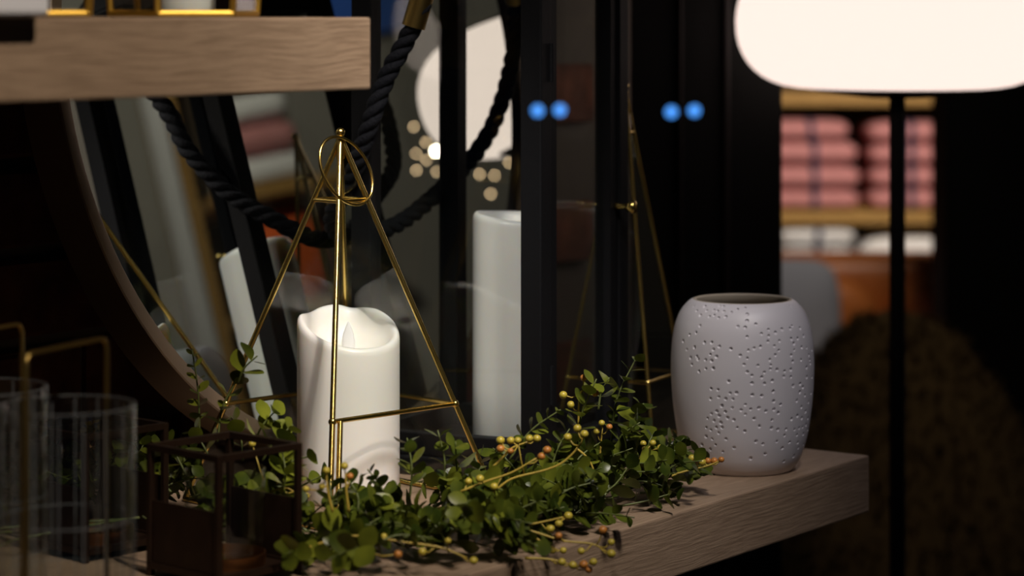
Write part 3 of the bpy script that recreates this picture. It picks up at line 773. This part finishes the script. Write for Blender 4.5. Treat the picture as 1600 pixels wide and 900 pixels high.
# shaggy fur pouffe
fx = (1405 - 800) / F * 3.75
fu = thing('fur_beanbag', 'dark brown shaggy fur beanbag behind the floor lamp', 'beanbag', (fx, 3.80, FLOOR))
mb = MB(); n, m = 72, 40; vs = []; fs = []
top = (H - (487 - 27) / F * 3.75) - FLOOR
for i in range(m + 1):
    a = i / m
    for k in range(n):
        b = 2 * math.pi * k / n
        if a < 0.12: rr = 0.255 + 0.03 * a / 0.12
        else: rr = 0.285 * max(0.0, math.cos((a - 0.12) / 0.88 * math.pi / 2)) ** 0.5
        nz_ = 1 + 0.035 * math.sin(3 * b + 1) + 0.03 * math.sin(5 * b + 9 * a)
        vs.append((rr * nz_ * math.cos(b), rr * nz_ * math.sin(b), top * a ** 1.05))
fs = [(i * n + k, i * n + (k + 1) % n, (i + 1) * n + (k + 1) % n, (i + 1) * n + k) for i in range(m) for k in range(n)]
fs.append(tuple(range(n)))
MB().add(vs, fs).build('cover', M['fur'], fu, smooth=True)
tuft = MB()
for q in range(9000):
    i = random.uniform(0.02, 0.985); b = random.uniform(0, 2 * math.pi); a = i
    rr = (0.255 + 0.03 * a / 0.12) if a < 0.12 else 0.285 * math.cos((a - 0.12) / 0.88 * math.pi / 2) ** 0.5
    nz_ = 1 + 0.035 * math.sin(3 * b + 1) + 0.03 * math.sin(5 * b + 9 * a)
    p = Vector((rr * nz_ * math.cos(b), rr * nz_ * math.sin(b), top * a ** 1.05))
    out = Vector((math.cos(b) * (1 - a * 0.6), math.sin(b) * (1 - a * 0.6), 0.2 + a)).normalized()
    d = (out * 0.6 + Vector((random.uniform(-.6, .6), random.uniform(-.6, .6), random.uniform(-.8, .1)))).normalized()
    sd = d.cross(out).normalized() * 0.0035
    l = random.uniform(0.008, 0.020)
    tuft.add([p - sd - out * .004, p + sd - out * .004, p + d * l + out * 0.004], [(0, 1, 2)])
me = bpy.data.meshes.new('fur_tufts'); me.from_pydata(tuft.v, [], tuft.f); me.materials.append(M['fur'])
fo = bpy.data.objects.new('fur_tufts', me); COL.objects.link(fo); fo.parent = fu; fo['kind'] = 'stuff'

# ================================================================== SHOP SIDE WALL, SEEN IN THE MIRROR
XW = 3.2
def mh(x, y): return mirror_hit(x, y, XW)
a0 = mh(408, 302); a1 = mh(300, 302); a2 = mh(520, 302)
ss = thing('side_shelving', 'amber wooden shelf of textiles mirrored in the round mirror', 'shelving', (XW, a0.y, FLOOR))
zsh = a0.z
ya, yb = min(a1.y, a2.y) - a0.y, max(a1.y, a2.y) - a0.y
for zq in (0.0, -0.26):
    MB().box((0.02, (ya + yb) / 2, zsh - FLOOR - 0.012 + zq), (0.30, yb - ya, 0.024)).build('shelf_board', M['amber_wood'], ss, bevel=0.002)
u1 = mh(272, 380)
MB().box((-0.10, u1.y - a0.y, 1.05), (0.06, 0.06, 2.1)).build('upright', M['amber_wood'], ss, bevel=0.002)
MB().box((0.18, (ya + yb) / 2, 1.05), (0.012, yb - ya, 2.1)).build('back_panel', M['dark_wood'], ss)
for k, (mat, w, lab) in enumerate((('white_cloth', 0.17, 'white folded blanket, lowest of three on the mirrored shelf'), ('pink', 0.16, 'pink folded blanket between white ones on the mirrored shelf'), ('white_cloth', 0.15, 'white folded blanket, topmost on the mirrored shelf'))):
    t = thing('folded_blanket', lab, 'blanket', (XW - 0.01, a0.y, zsh + 0.0705 * k), 0, 'blankets on the mirrored shelf')
    MB().superell((0, 0, 0.035), (0.22, w, 0.07), 0.55, 0.35, 28, 12).build('cloth', M[mat], t, smooth=True)
o1 = mh(428, 345)
oc = thing('orange_cushion', 'orange cushion below the mirrored blankets', 'cushion', (XW - 0.01, o1.y, zsh - 0.26), 0)
MB().superell((0, 0, 0.11), (0.14, 0.17, 0.22), 0.7, 0.45, 32, 18).build('cushion_cover', M['orange_cloth'], oc, smooth=True)
c1 = mh(216, 300)
cu = thing('white_curtain', 'narrow pale curtain panel mirrored beside the lantern post', 'curtain', (XW - 0.22, c1.y, FLOOR))
cm = MB(); nf = 40; wv = 0.035; vs = []
for zq in (0.02, 2.55):
    for sg in (0, 1):
        for k in range(nf + 1):
            vs.append((0.018 * math.sin(k * 0.9) + sg * 0.004, -wv / 2 + wv * k / nf, zq))
n1 = nf + 1; fs = []
for k in range(nf):
    fs += [(k, k + 1, 2 * n1 + k + 1, 2 * n1 + k), (n1 + k, 3 * n1 + k, 3 * n1 + k + 1, n1 + k + 1), (k, n1 + k, n1 + k + 1, k + 1), (2 * n1 + k, 2 * n1 + k + 1, 3 * n1 + k + 1, 3 * n1 + k)]
fs += [(0, 2 * n1, 3 * n1, n1), (nf, n1 + nf, 3 * n1 + nf, 2 * n1 + nf)]
cm.add(vs, fs).build('cloth', M['white_cloth'], cu, smooth=60)
MB().tube([(0, -0.15, 2.57), (0, 0.15, 2.57)], 0.01, 8).build('rail', M['black'], cu)
bp = mirror_hit(552, -12, 3.385)
tag(MB().box((0, 0, 0), (0.03, 0.26, 0.22)).build('blue_poster', M['blue'], loc=(3.386, bp.y, bp.z), bevel=0.004), 'plain blue poster on the wall, mirrored above the wall shelf end', 'poster')
# string of fairy lights hanging beside the lamp, mirrored as soft golden discs
XF = 1.9
fl = [(648, 198, 'topmost of the golden group below the mirrored lamp'), (667, 222, 'on the inner side of the golden group left of the bright bulb'), (652, 240, 'outermost of the middle pair under the mirrored lamp'),
      (668, 250, 'inner one of the middle pair under the mirrored lamp'), (652, 266, 'lowest of the golden group under the mirrored lamp'), (684, 268, 'just below the bright white bulb'),
      (751, 272, 'just right of the lantern far post'), (774, 274, 'directly above the lantern candle'), (768, 303, 'closest over the lantern candle top'), (797, 254, 'highest over the lantern candle')]
for k, (x, y, w_) in enumerate(fl):
    p = mirror_hit(x, y, XF + random.uniform(-.1, .1))
    t = thing('fairy_light', 'tiny fairy light, ' + w_, 'fairy light', p, 0, 'fairy lights mirrored beside the lamp')
    MB().sphere((0, 0, 0), 0.0024, 12, 8).build('bulb', M['fairy'], t, smooth=True)
    MB().tube([(0, 0, 0.002), (0, 0, CEIL - p.z)], 0.0006, 5).build('wire', M['black'], t)
p = mirror_hit(683, 236, XF)
t = thing('spot_bulb', 'bright white bulb hanging on a wire, mirrored as the brightest disc', 'light bulb', p)
MB().sphere((0, 0, 0), 0.005, 12, 8).build('bulb', M['fairy_hot'], t, smooth=True)
MB().tube([(0, 0, 0.006), (0, 0, CEIL - p.z)], 0.001, 5).build('wire', M['black'], t)

# ================================================================== GARLAND
ga = thing('garland', 'artificial green garland with round leaves and yellow berries along the shelf', 'garland', (0, 1.8, 0))
G0 = Vector((0, 1.8, 0))
leaf_meshes = []
for q in range(4):
    rows = [(0.0, 0.05), (0.14, 0.24), (0.34, 0.40), (0.55, 0.45), (0.76, 0.37), (0.92, 0.20), (1.0, 0.03)]
    cup = (0.25, 0.5, -0.2, 0.35)[q]; bend = (0.10, -0.18, 0.22, -0.05)[q]; wd = (1.0, 0.92, 1.06, 0.82)[q]
    vs = []; fs = []
    for (y, w) in rows:
        w *= wd
        for sgn in (-1, 0, 1):
            vs.append((sgn * w, y, cup * w * w * abs(sgn) + bend * y * y))
    for i in range(len(rows) - 1):
        for k in range(2):
            fs.append((i * 3 + k, i * 3 + k + 1, i * 3 + k + 4, i * 3 + k + 3))
    me = bpy.data.meshes.new('leaf'); me.from_pydata(vs, [], fs); me.materials.append(M['leaf'])
    for p_ in me.polygons: p_.use_smooth = True
    leaf_meshes.append(me)
TB = [(-40, 1.70), (120, 1.745), (250, 1.775), (380, 1.775), (480, 1.715), (580, 1.715), (700, 1.755), (800, 1.79), (900, 1.845), (980, 1.905), (1060, 1.965), (1130, 2.0)]
def pathY(x):
    return float(np.interp(x, [a for a, b in TB], [b for a, b in TB]))
lan_inv = Matrix.Rotation(-LT, 3, 'Z')
box_inv = Matrix.Rotation(-math.radians(47), 3, 'Z')
def blocked(p, r=0.006):
    if p.z < 0.002:
        q = p - P0
        if q.dot(WV) > -0.004 and p.z > -TH - 0.01: return True
    if math.hypot(p.x - CX, p.y - CY) < 0.0384 + r and p.z < 0.15: return True
    if math.hypot(p.x - 0.184, p.y - 2.044) < 0.058 + r and p.z < 0.14: return True
    q = lan_inv @ (p - LC)
    if max(abs(q.x), abs(q.y)) < 0.087 + r * .6: return True
    for c in ((-0.1857, 1.653), (-0.283, 1.735)):
        q = box_inv @ (p - Vector((c[0], c[1], 0)))
        if max(abs(q.x), abs(q.y)) < 0.036 + r * .7 and p.z < 0.09: return True
    for c in (((105 - 800) / F * 1.45, 1.45), ((-28 - 800) / F * 1.52, 1.52)):
        if math.hypot(p.x - c[0], p.y - c[1]) < 0.043 + r and p.z < 0.18: return True
    q = Vector((p.x - 0.0965, p.y - 2.186))
    if abs(q.x) + abs(q.y) < 0.07: return True
    if (p - MC).dot(MN) < 0.012 + r * .6 and math.hypot((p - MC).dot(ME1), (p - MC).dot(ME2)) < ro + 0.012: return True
    return False
stems = []; leaves = []     # leaves: (stem index, location, quaternion, scale, mesh index)
def sprig(a, b, npair, size, curve=0.0, grow=True, start=0.15, tilt=0.5, thick=0.0009, check=True):
    a = Vector(a); b = Vector(b); d = b - a; ln = d.length
    side = d.cross(Vector((0, 0, 1)))
    if side.length < 1e-5: side = Vector((1, 0, 0))
    side.normalize(); up = side.cross(d).normalized()
    mid = (a + b) / 2 + up * curve * ln + side * random.uniform(-.1, .1) * ln
    pts = spline([a, mid, b], 5)
    if check and sum(blocked(p, 0.002) for p in pts) > 2: return
    si = len(stems); stems.append((pts, thick))
    roll = random.uniform(0, math.pi)
    for i in range(npair):
        f = start + (1 - start) * (i + 0.5) / npair
        k = min(int(f * (len(pts) - 1)), len(pts) - 2); p = pts[k].lerp(pts[k + 1], f * (len(pts) - 1) - k)
        t = (pts[k + 1] - pts[k]).normalized()
        n1 = t.orthogonal().normalized(); n1.rotate(Quaternion(t, roll + i * math.pi / 2 + random.uniform(-.3, .3)))
        for sg in (-1, 1):
            out = (n1 * sg * (1 - 0.4 * tilt) + t * tilt + Vector((random.uniform(-.25, .25), random.uniform(-.25, .25), random.uniform(-.2, .25)))).normalized()
            sz_ = size * 1.18 * random.uniform(0.75, 1.2) * ((1.1 - 0.45 * f) if grow else 1.0)
            nrm = (t - out * t.dot(out)) + Vector((random.uniform(-.3, .3), random.uniform(-.3, .3), random.uniform(0, .5)))
            nrm = (nrm - out * nrm.dot(out)).normalized()
            xax = out.cross(nrm)
            c = p + out * sz_ * 0.55
            tip = p + out * sz_
            if check and (blocked(c) or blocked(tip, 0.001)): continue
            mt = Matrix((xax, out, nrm)).transposed()
            leaves.append((si, p + out * 0.0008, mt.to_quaternion(), sz_, random.randrange(4)))
    # tip pair
# sprigs that stand out in the photograph: (base x, y, tip x, y, depth, pairs, leaf size)
for (x0, y0, x1, y1, dY, npr, size) in (
        (312, 690, 300, 545, 0.015, 6, 0.0085), (340, 690, 372, 590, 0.0, 4, 0.0125), (372, 600, 402, 556, 0.0, 2, 0.0155),
        (395, 700, 432, 640, -0.01, 4, 0.0145), (410, 720, 458, 664, -0.01, 3, 0.0150), (430, 740, 488, 712, -0.015, 3, 0.0150),
        (380, 720, 360, 650, 0.0, 3, 0.0140), (330, 720, 300, 670, 0.0, 3, 0.0130), (440, 780, 440, 700, -0.02, 4, 0.0150),
        (606, 792, 574, 733, -0.02, 4, 0.0095), (640, 780, 636, 684, 0.0, 5, 0.0115), (690, 775, 684, 672, 0.0, 4, 0.0135), (720, 770, 712, 690, 0.01, 4, 0.0130),
        (560, 800, 545, 750, -0.02, 3, 0.0130), (520, 800, 515, 745, -0.02, 3, 0.0130), (575, 820, 600, 780, -0.03, 3, 0.0150),
        (795, 720, 876, 640, 0.0, 6, 0.0100), (860, 740, 890, 670, 0.0, 4, 0.0140), (900, 720, 932, 592, 0.0, 6, 0.0150), (935, 640, 952, 590, 0.0, 2, 0.0160),
        (955, 690, 996, 556, 0.0, 7, 0.0115), (985, 690, 1006, 630, 0.0, 4, 0.0145), (960, 700, 1000, 660, -0.01, 4, 0.0150),
        (1000, 740, 1088, 700, 0.0, 6, 0.0130), (980, 750, 1062, 772, -0.01, 6, 0.0150), (1020, 735, 1050, 690, 0.0, 4, 0.0135), (1000, 770, 1050, 778, -0.02, 4, 0.0150),
        (90, 780, 84, 690, 0.0, 5, 0.0130), (140, 770, 158, 664, 0.0, 6, 0.0125), (200, 770, 226, 690, 0.0, 5, 0.0130), (40, 790, 22, 715, 0.0, 5, 0.0130),
        (110, 780, 120, 700, 0.01, 5, 0.0130), (235, 760, 250, 690, 0.0, 4, 0.0125), (170, 780, 186, 700, 0.0, 4, 0.0140), (290, 740, 262, 690, 0.0, 4, 0.0125),
        (820, 760, 770, 700, 0.0, 4, 0.0130), (760, 780, 742, 712, 0.01, 4, 0.0140)):
    Y = pathY(x0) + dY + (0.055 if x0 < 240 else 0.0)
    a, b = px(x0, y0, Y), px(x1, y1, Y + random.uniform(-0.01, 0.01))
    a.z = max(a.z, 0.006)
    sprig(a, b, npr, size, 0.08, tilt=0.45, check=True)
# the body of the garland
random.seed(21)
tries = 0; made = 0
while made < 185 and tries < 3000:
    tries += 1
    x = random.choice((random.uniform(-20, 460), random.uniform(440, 1060), random.uniform(560, 1030), random.uniform(460, 940)))
    Y = pathY(x) + random.uniform(-0.082 if 470 < x < 900 else -0.05, 0.045) + (0.065 if x < 240 else 0.0)
    a = Vector(((x - 800) / F * Y, Y, random.uniform(0.004, 0.040)))
    q = a - P0
    if q.dot(WV) < 0.008: continue
    if blocked(a, 0.004): continue
    dirn = Vector((random.uniform(-1, 1), random.uniform(-1, 0.8), random.uniform(-0.05, 0.75))).normalized()
    ln = random.uniform(0.032, 0.062)
    b = a + dirn * ln
    zm = float(np.interp(x, [300, 440, 480, 610, 700, 820, 940, 1000, 1060], [.055, .05, .028, .028, .038, .048, .060, .048, .016]))
    b.z = min(b.z, zm * random.uniform(0.7, 1.0)); a.z = min(a.z, zm * 0.6)
    if b.z < 0.006 and (b - P0).dot(WV) > -0.005: b.z = 0.007
    n0 = len(leaves)
    sprig(a, b, random.choice((3, 4, 4, 5)), random.uniform(0.0105, 0.0160), random.uniform(-.1, .2), tilt=random.uniform(.25, .6))
    if len(leaves) > n0 + 2: made += 1
# main vines lying on the shelf
for off_ in (-0.012, 0.006, 0.020):
    pts = []
    for x in range(-40, 1060, 45):
        Y = pathY(x) + off_ + random.uniform(-.01, .01)
        pts.append(Vector(((x - 800) / F * Y, Y, random.uniform(0.004, 0.018))))
    pts = [p for p in pts if not blocked(p, 0.003)]
    stems.append((spline(pts, 4), 0.0011))
stem_objs = []
for pts, th in stems:
    mb = MB().tube([p - G0 for p in pts], [th * (1 - 0.45 * i / (len(pts) - 1)) for i in range(len(pts))], 5)
    stem_objs.append(mb.build('stem', M['stem'], ga, smooth=True))
def showing(l):
    p = l[1]
    x = 800 + F * p.x / p.y
    sc_ = l[3] / p.y
    return sc_ * 100 + p.z * 6 - p.y * 0.5 + (0.0 if x > 240 else -0.6)
order = sorted(range(len(leaves)), key=lambda i: -showing(leaves[i]))
keep = set(order[:300]); rest = MB()
for i, (si, p, q, sc_, mi_) in enumerate(leaves):
    me = leaf_meshes[mi_]
    if i in keep:
        o = bpy.data.objects.new('leaf', me); COL.objects.link(o); o.parent = stem_objs[si]
        o.location = p - G0; o.rotation_mode = 'QUATERNION'; o.rotation_quaternion = q; o.scale = (sc_, sc_, sc_)
    else:
        rest.add([(q @ (v.co * sc_)) + p - G0 for v in me.vertices], [tuple(f.vertices) for f in me.polygons])
me = bpy.data.meshes.new('leaves'); me.from_pydata(rest.v, [], rest.f); me.materials.append(M['leaf'])
me.polygons.foreach_set('use_smooth', [True] * len(me.polygons))
o = bpy.data.objects.new('leaves', me); COL.objects.link(o); o.parent = ga; o['kind'] = 'stuff'
# berries on yellow stalks: (stalk points in the picture, depth, berries (x, y, orange?))
bm_y = MB().sphere((0, 0, 0), 0.0028, 12, 8, (1, 1, 0.92)).mesh('berry', M['berry'], True)
bm_o = MB().sphere((0, 0, 0), 0.0028, 12, 8, (1, 1, 0.92)).mesh('berry', M['berry_orange'], True)
clusters = [
    ([(720, 768), (760, 752), (800, 738), (838, 716)], -0.035, [(846, 713, 1), (855, 703, 1), (732, 752, 0), (750, 748, 0), (772, 760, 0)]),
    ([(770, 770), (800, 748), (850, 735), (880, 722), (905, 697), (912, 682)], -0.035, [(902, 669, 0), (913, 678, 0), (887, 683, 0), (809, 688, 0)]),
    ([(900, 700), (918, 716), (928, 738), (926, 760)], -0.03, [(907, 755, 0), (923, 762, 0)]),
    ([(937, 752), (937, 720), (941, 668)], -0.02, [(940, 661, 0), (952, 667, 1), (932, 674, 0)]),
    ([(770, 730), (785, 715), (800, 700), (826, 690)], -0.02, [(782, 688, 0), (798, 688, 0), (782, 701, 1), (798, 705, 1), (827, 685, 0), (839, 685, 0)]),
    ([(905, 690), (904, 650), (908, 612), (925, 614)], 0.0, [(930, 614, 1), (880, 617, 0), (892, 632, 0), (912, 590, 1)]),
    ([(775, 820), (820, 820), (850, 815), (880, 808)], -0.07, [(888, 806, 0), (873, 818, 0), (860, 826, 0)]),
    ([(780, 822), (830, 830), (880, 845), (925, 850), (950, 863)], -0.085, [(955, 865, 0), (955, 847, 0), (873, 837, 1), (908, 861, 0), (942, 828, 1)]),
    ([(820, 832), (850, 848), (876, 862)], -0.085, [(880, 860, 0), (863, 860, 0)]),
    ([(820, 872), (860, 874), (890, 882)], -0.105, [(895, 883, 0), (927, 878, 0), (920, 890, 1), (912, 882, 1), (878, 878, 0)]),
    ([(1030, 752), (1065, 738), (1105, 728), (1125, 720)], -0.035, [(1127, 718, 1), (1116, 720, 1), (1106, 720, 1), (1097, 722, 0), (1089, 718, 1), (1081, 716, 0)]),
    ([(985, 740), (1000, 715), (1006, 698)], -0.02, [(1005, 693, 0), (1020, 692, 0), (1032, 700, 0)]),
    ([(520, 800), (512, 765), (510, 740)], -0.05, [(510, 735, 0), (503, 760, 0), (478, 764, 0)]),
    ([(545, 800), (541, 765), (540, 738)], -0.045, [(538, 728, 0), (547, 744, 1)]),
    ([(560, 880), (568, 868), (573, 862)], -0.08, [(573, 858, 0), (622, 866, 1)]),
    ([(420, 770), (445, 762), (462, 770)], -0.03, [(440, 765, 0), (478, 775, 0), (394, 693, 0)]),
    ([(150, 720), (138, 690), (136, 665)], -0.01, [(138, 660, 0), (130, 672, 0), (150, 655, 0), (152, 667, 0)]),
    ([(640, 848), (690, 856), (730, 872)], -0.09, [(660, 862, 0), (740, 876, 0), (700, 845, 0)]),
    ([(475, 858), (540, 838), (600, 842), (650, 850)], -0.075, [(520, 846, 0), (600, 838, 0)]),
]
for pts, dY, bs in clusters:
    Y = pathY(pts[0][0]) + dY + (0.06 if pts[0][0] < 240 else 0.0)
    P3 = [px(x, y, Y) for x, y in pts]
    mb = MB()
    cl = spline(P3, 5)
    mb.tube([p - G0 for p in cl], [0.0010 * (1 - 0.4 * i / (len(cl) - 1)) for i in range(len(cl))], 6)
    bps = []
    for (x, y, org) in bs:
        p = px(x, y, Y + random.uniform(-.008, .004)); bps.append((p, org))
        near = min(cl, key=lambda c: (c - p).length + (0.0 if (c - p).length > 0.008 else 0.01))
        md = (near + p) / 2 + Vector((0, 0, -0.002))
        mb.tube([near - G0, md - G0, p - G0], 0.0005, 5)
    sobj = mb.build('berry_stalk', M['berry_stem'], ga, smooth=True)
    for p, org in bps:
        o = bpy.data.objects.new('berry', bm_o if org else bm_y); COL.objects.link(o); o.parent = sobj; o.location = p - G0
        s_ = random.uniform(0.8, 1.1); o.scale = (s_, s_, s_)

# ================================================================== BLUE WINDOW REFLECTIONS, ADDED AS GLOWING BALLS
for x, y, lab in ((840, 173, 'blue window reflection as an added glowing ball before the lantern post, left of pair'), (875, 172, 'blue window reflection as an added glowing ball before the lantern door glass'),
                  (1049, 175, 'bright blue window reflection as an added glowing ball before the black column, nearer the lantern'), (1085, 173, 'blue window reflection as an added glowing ball before the black column, nearer the vase side')):
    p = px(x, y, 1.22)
    t = thing('blue_reflection', lab, 'window reflection', p, 0, 'blue window reflections added as hanging balls')
    MB().sphere((0, 0, 0), 0.0027, 20, 14).build('bulb', M['reflection_glow'], t, smooth=True)  # added glowing ball in place of a reflection on the window glass
    MB().tube([(0, 0, 0.003), (0, 0, CEIL - p.z)], 0.00025, 5).build('added_cord', M['black_matt'], t)  # invented cord, only there to hold the reflection ball up
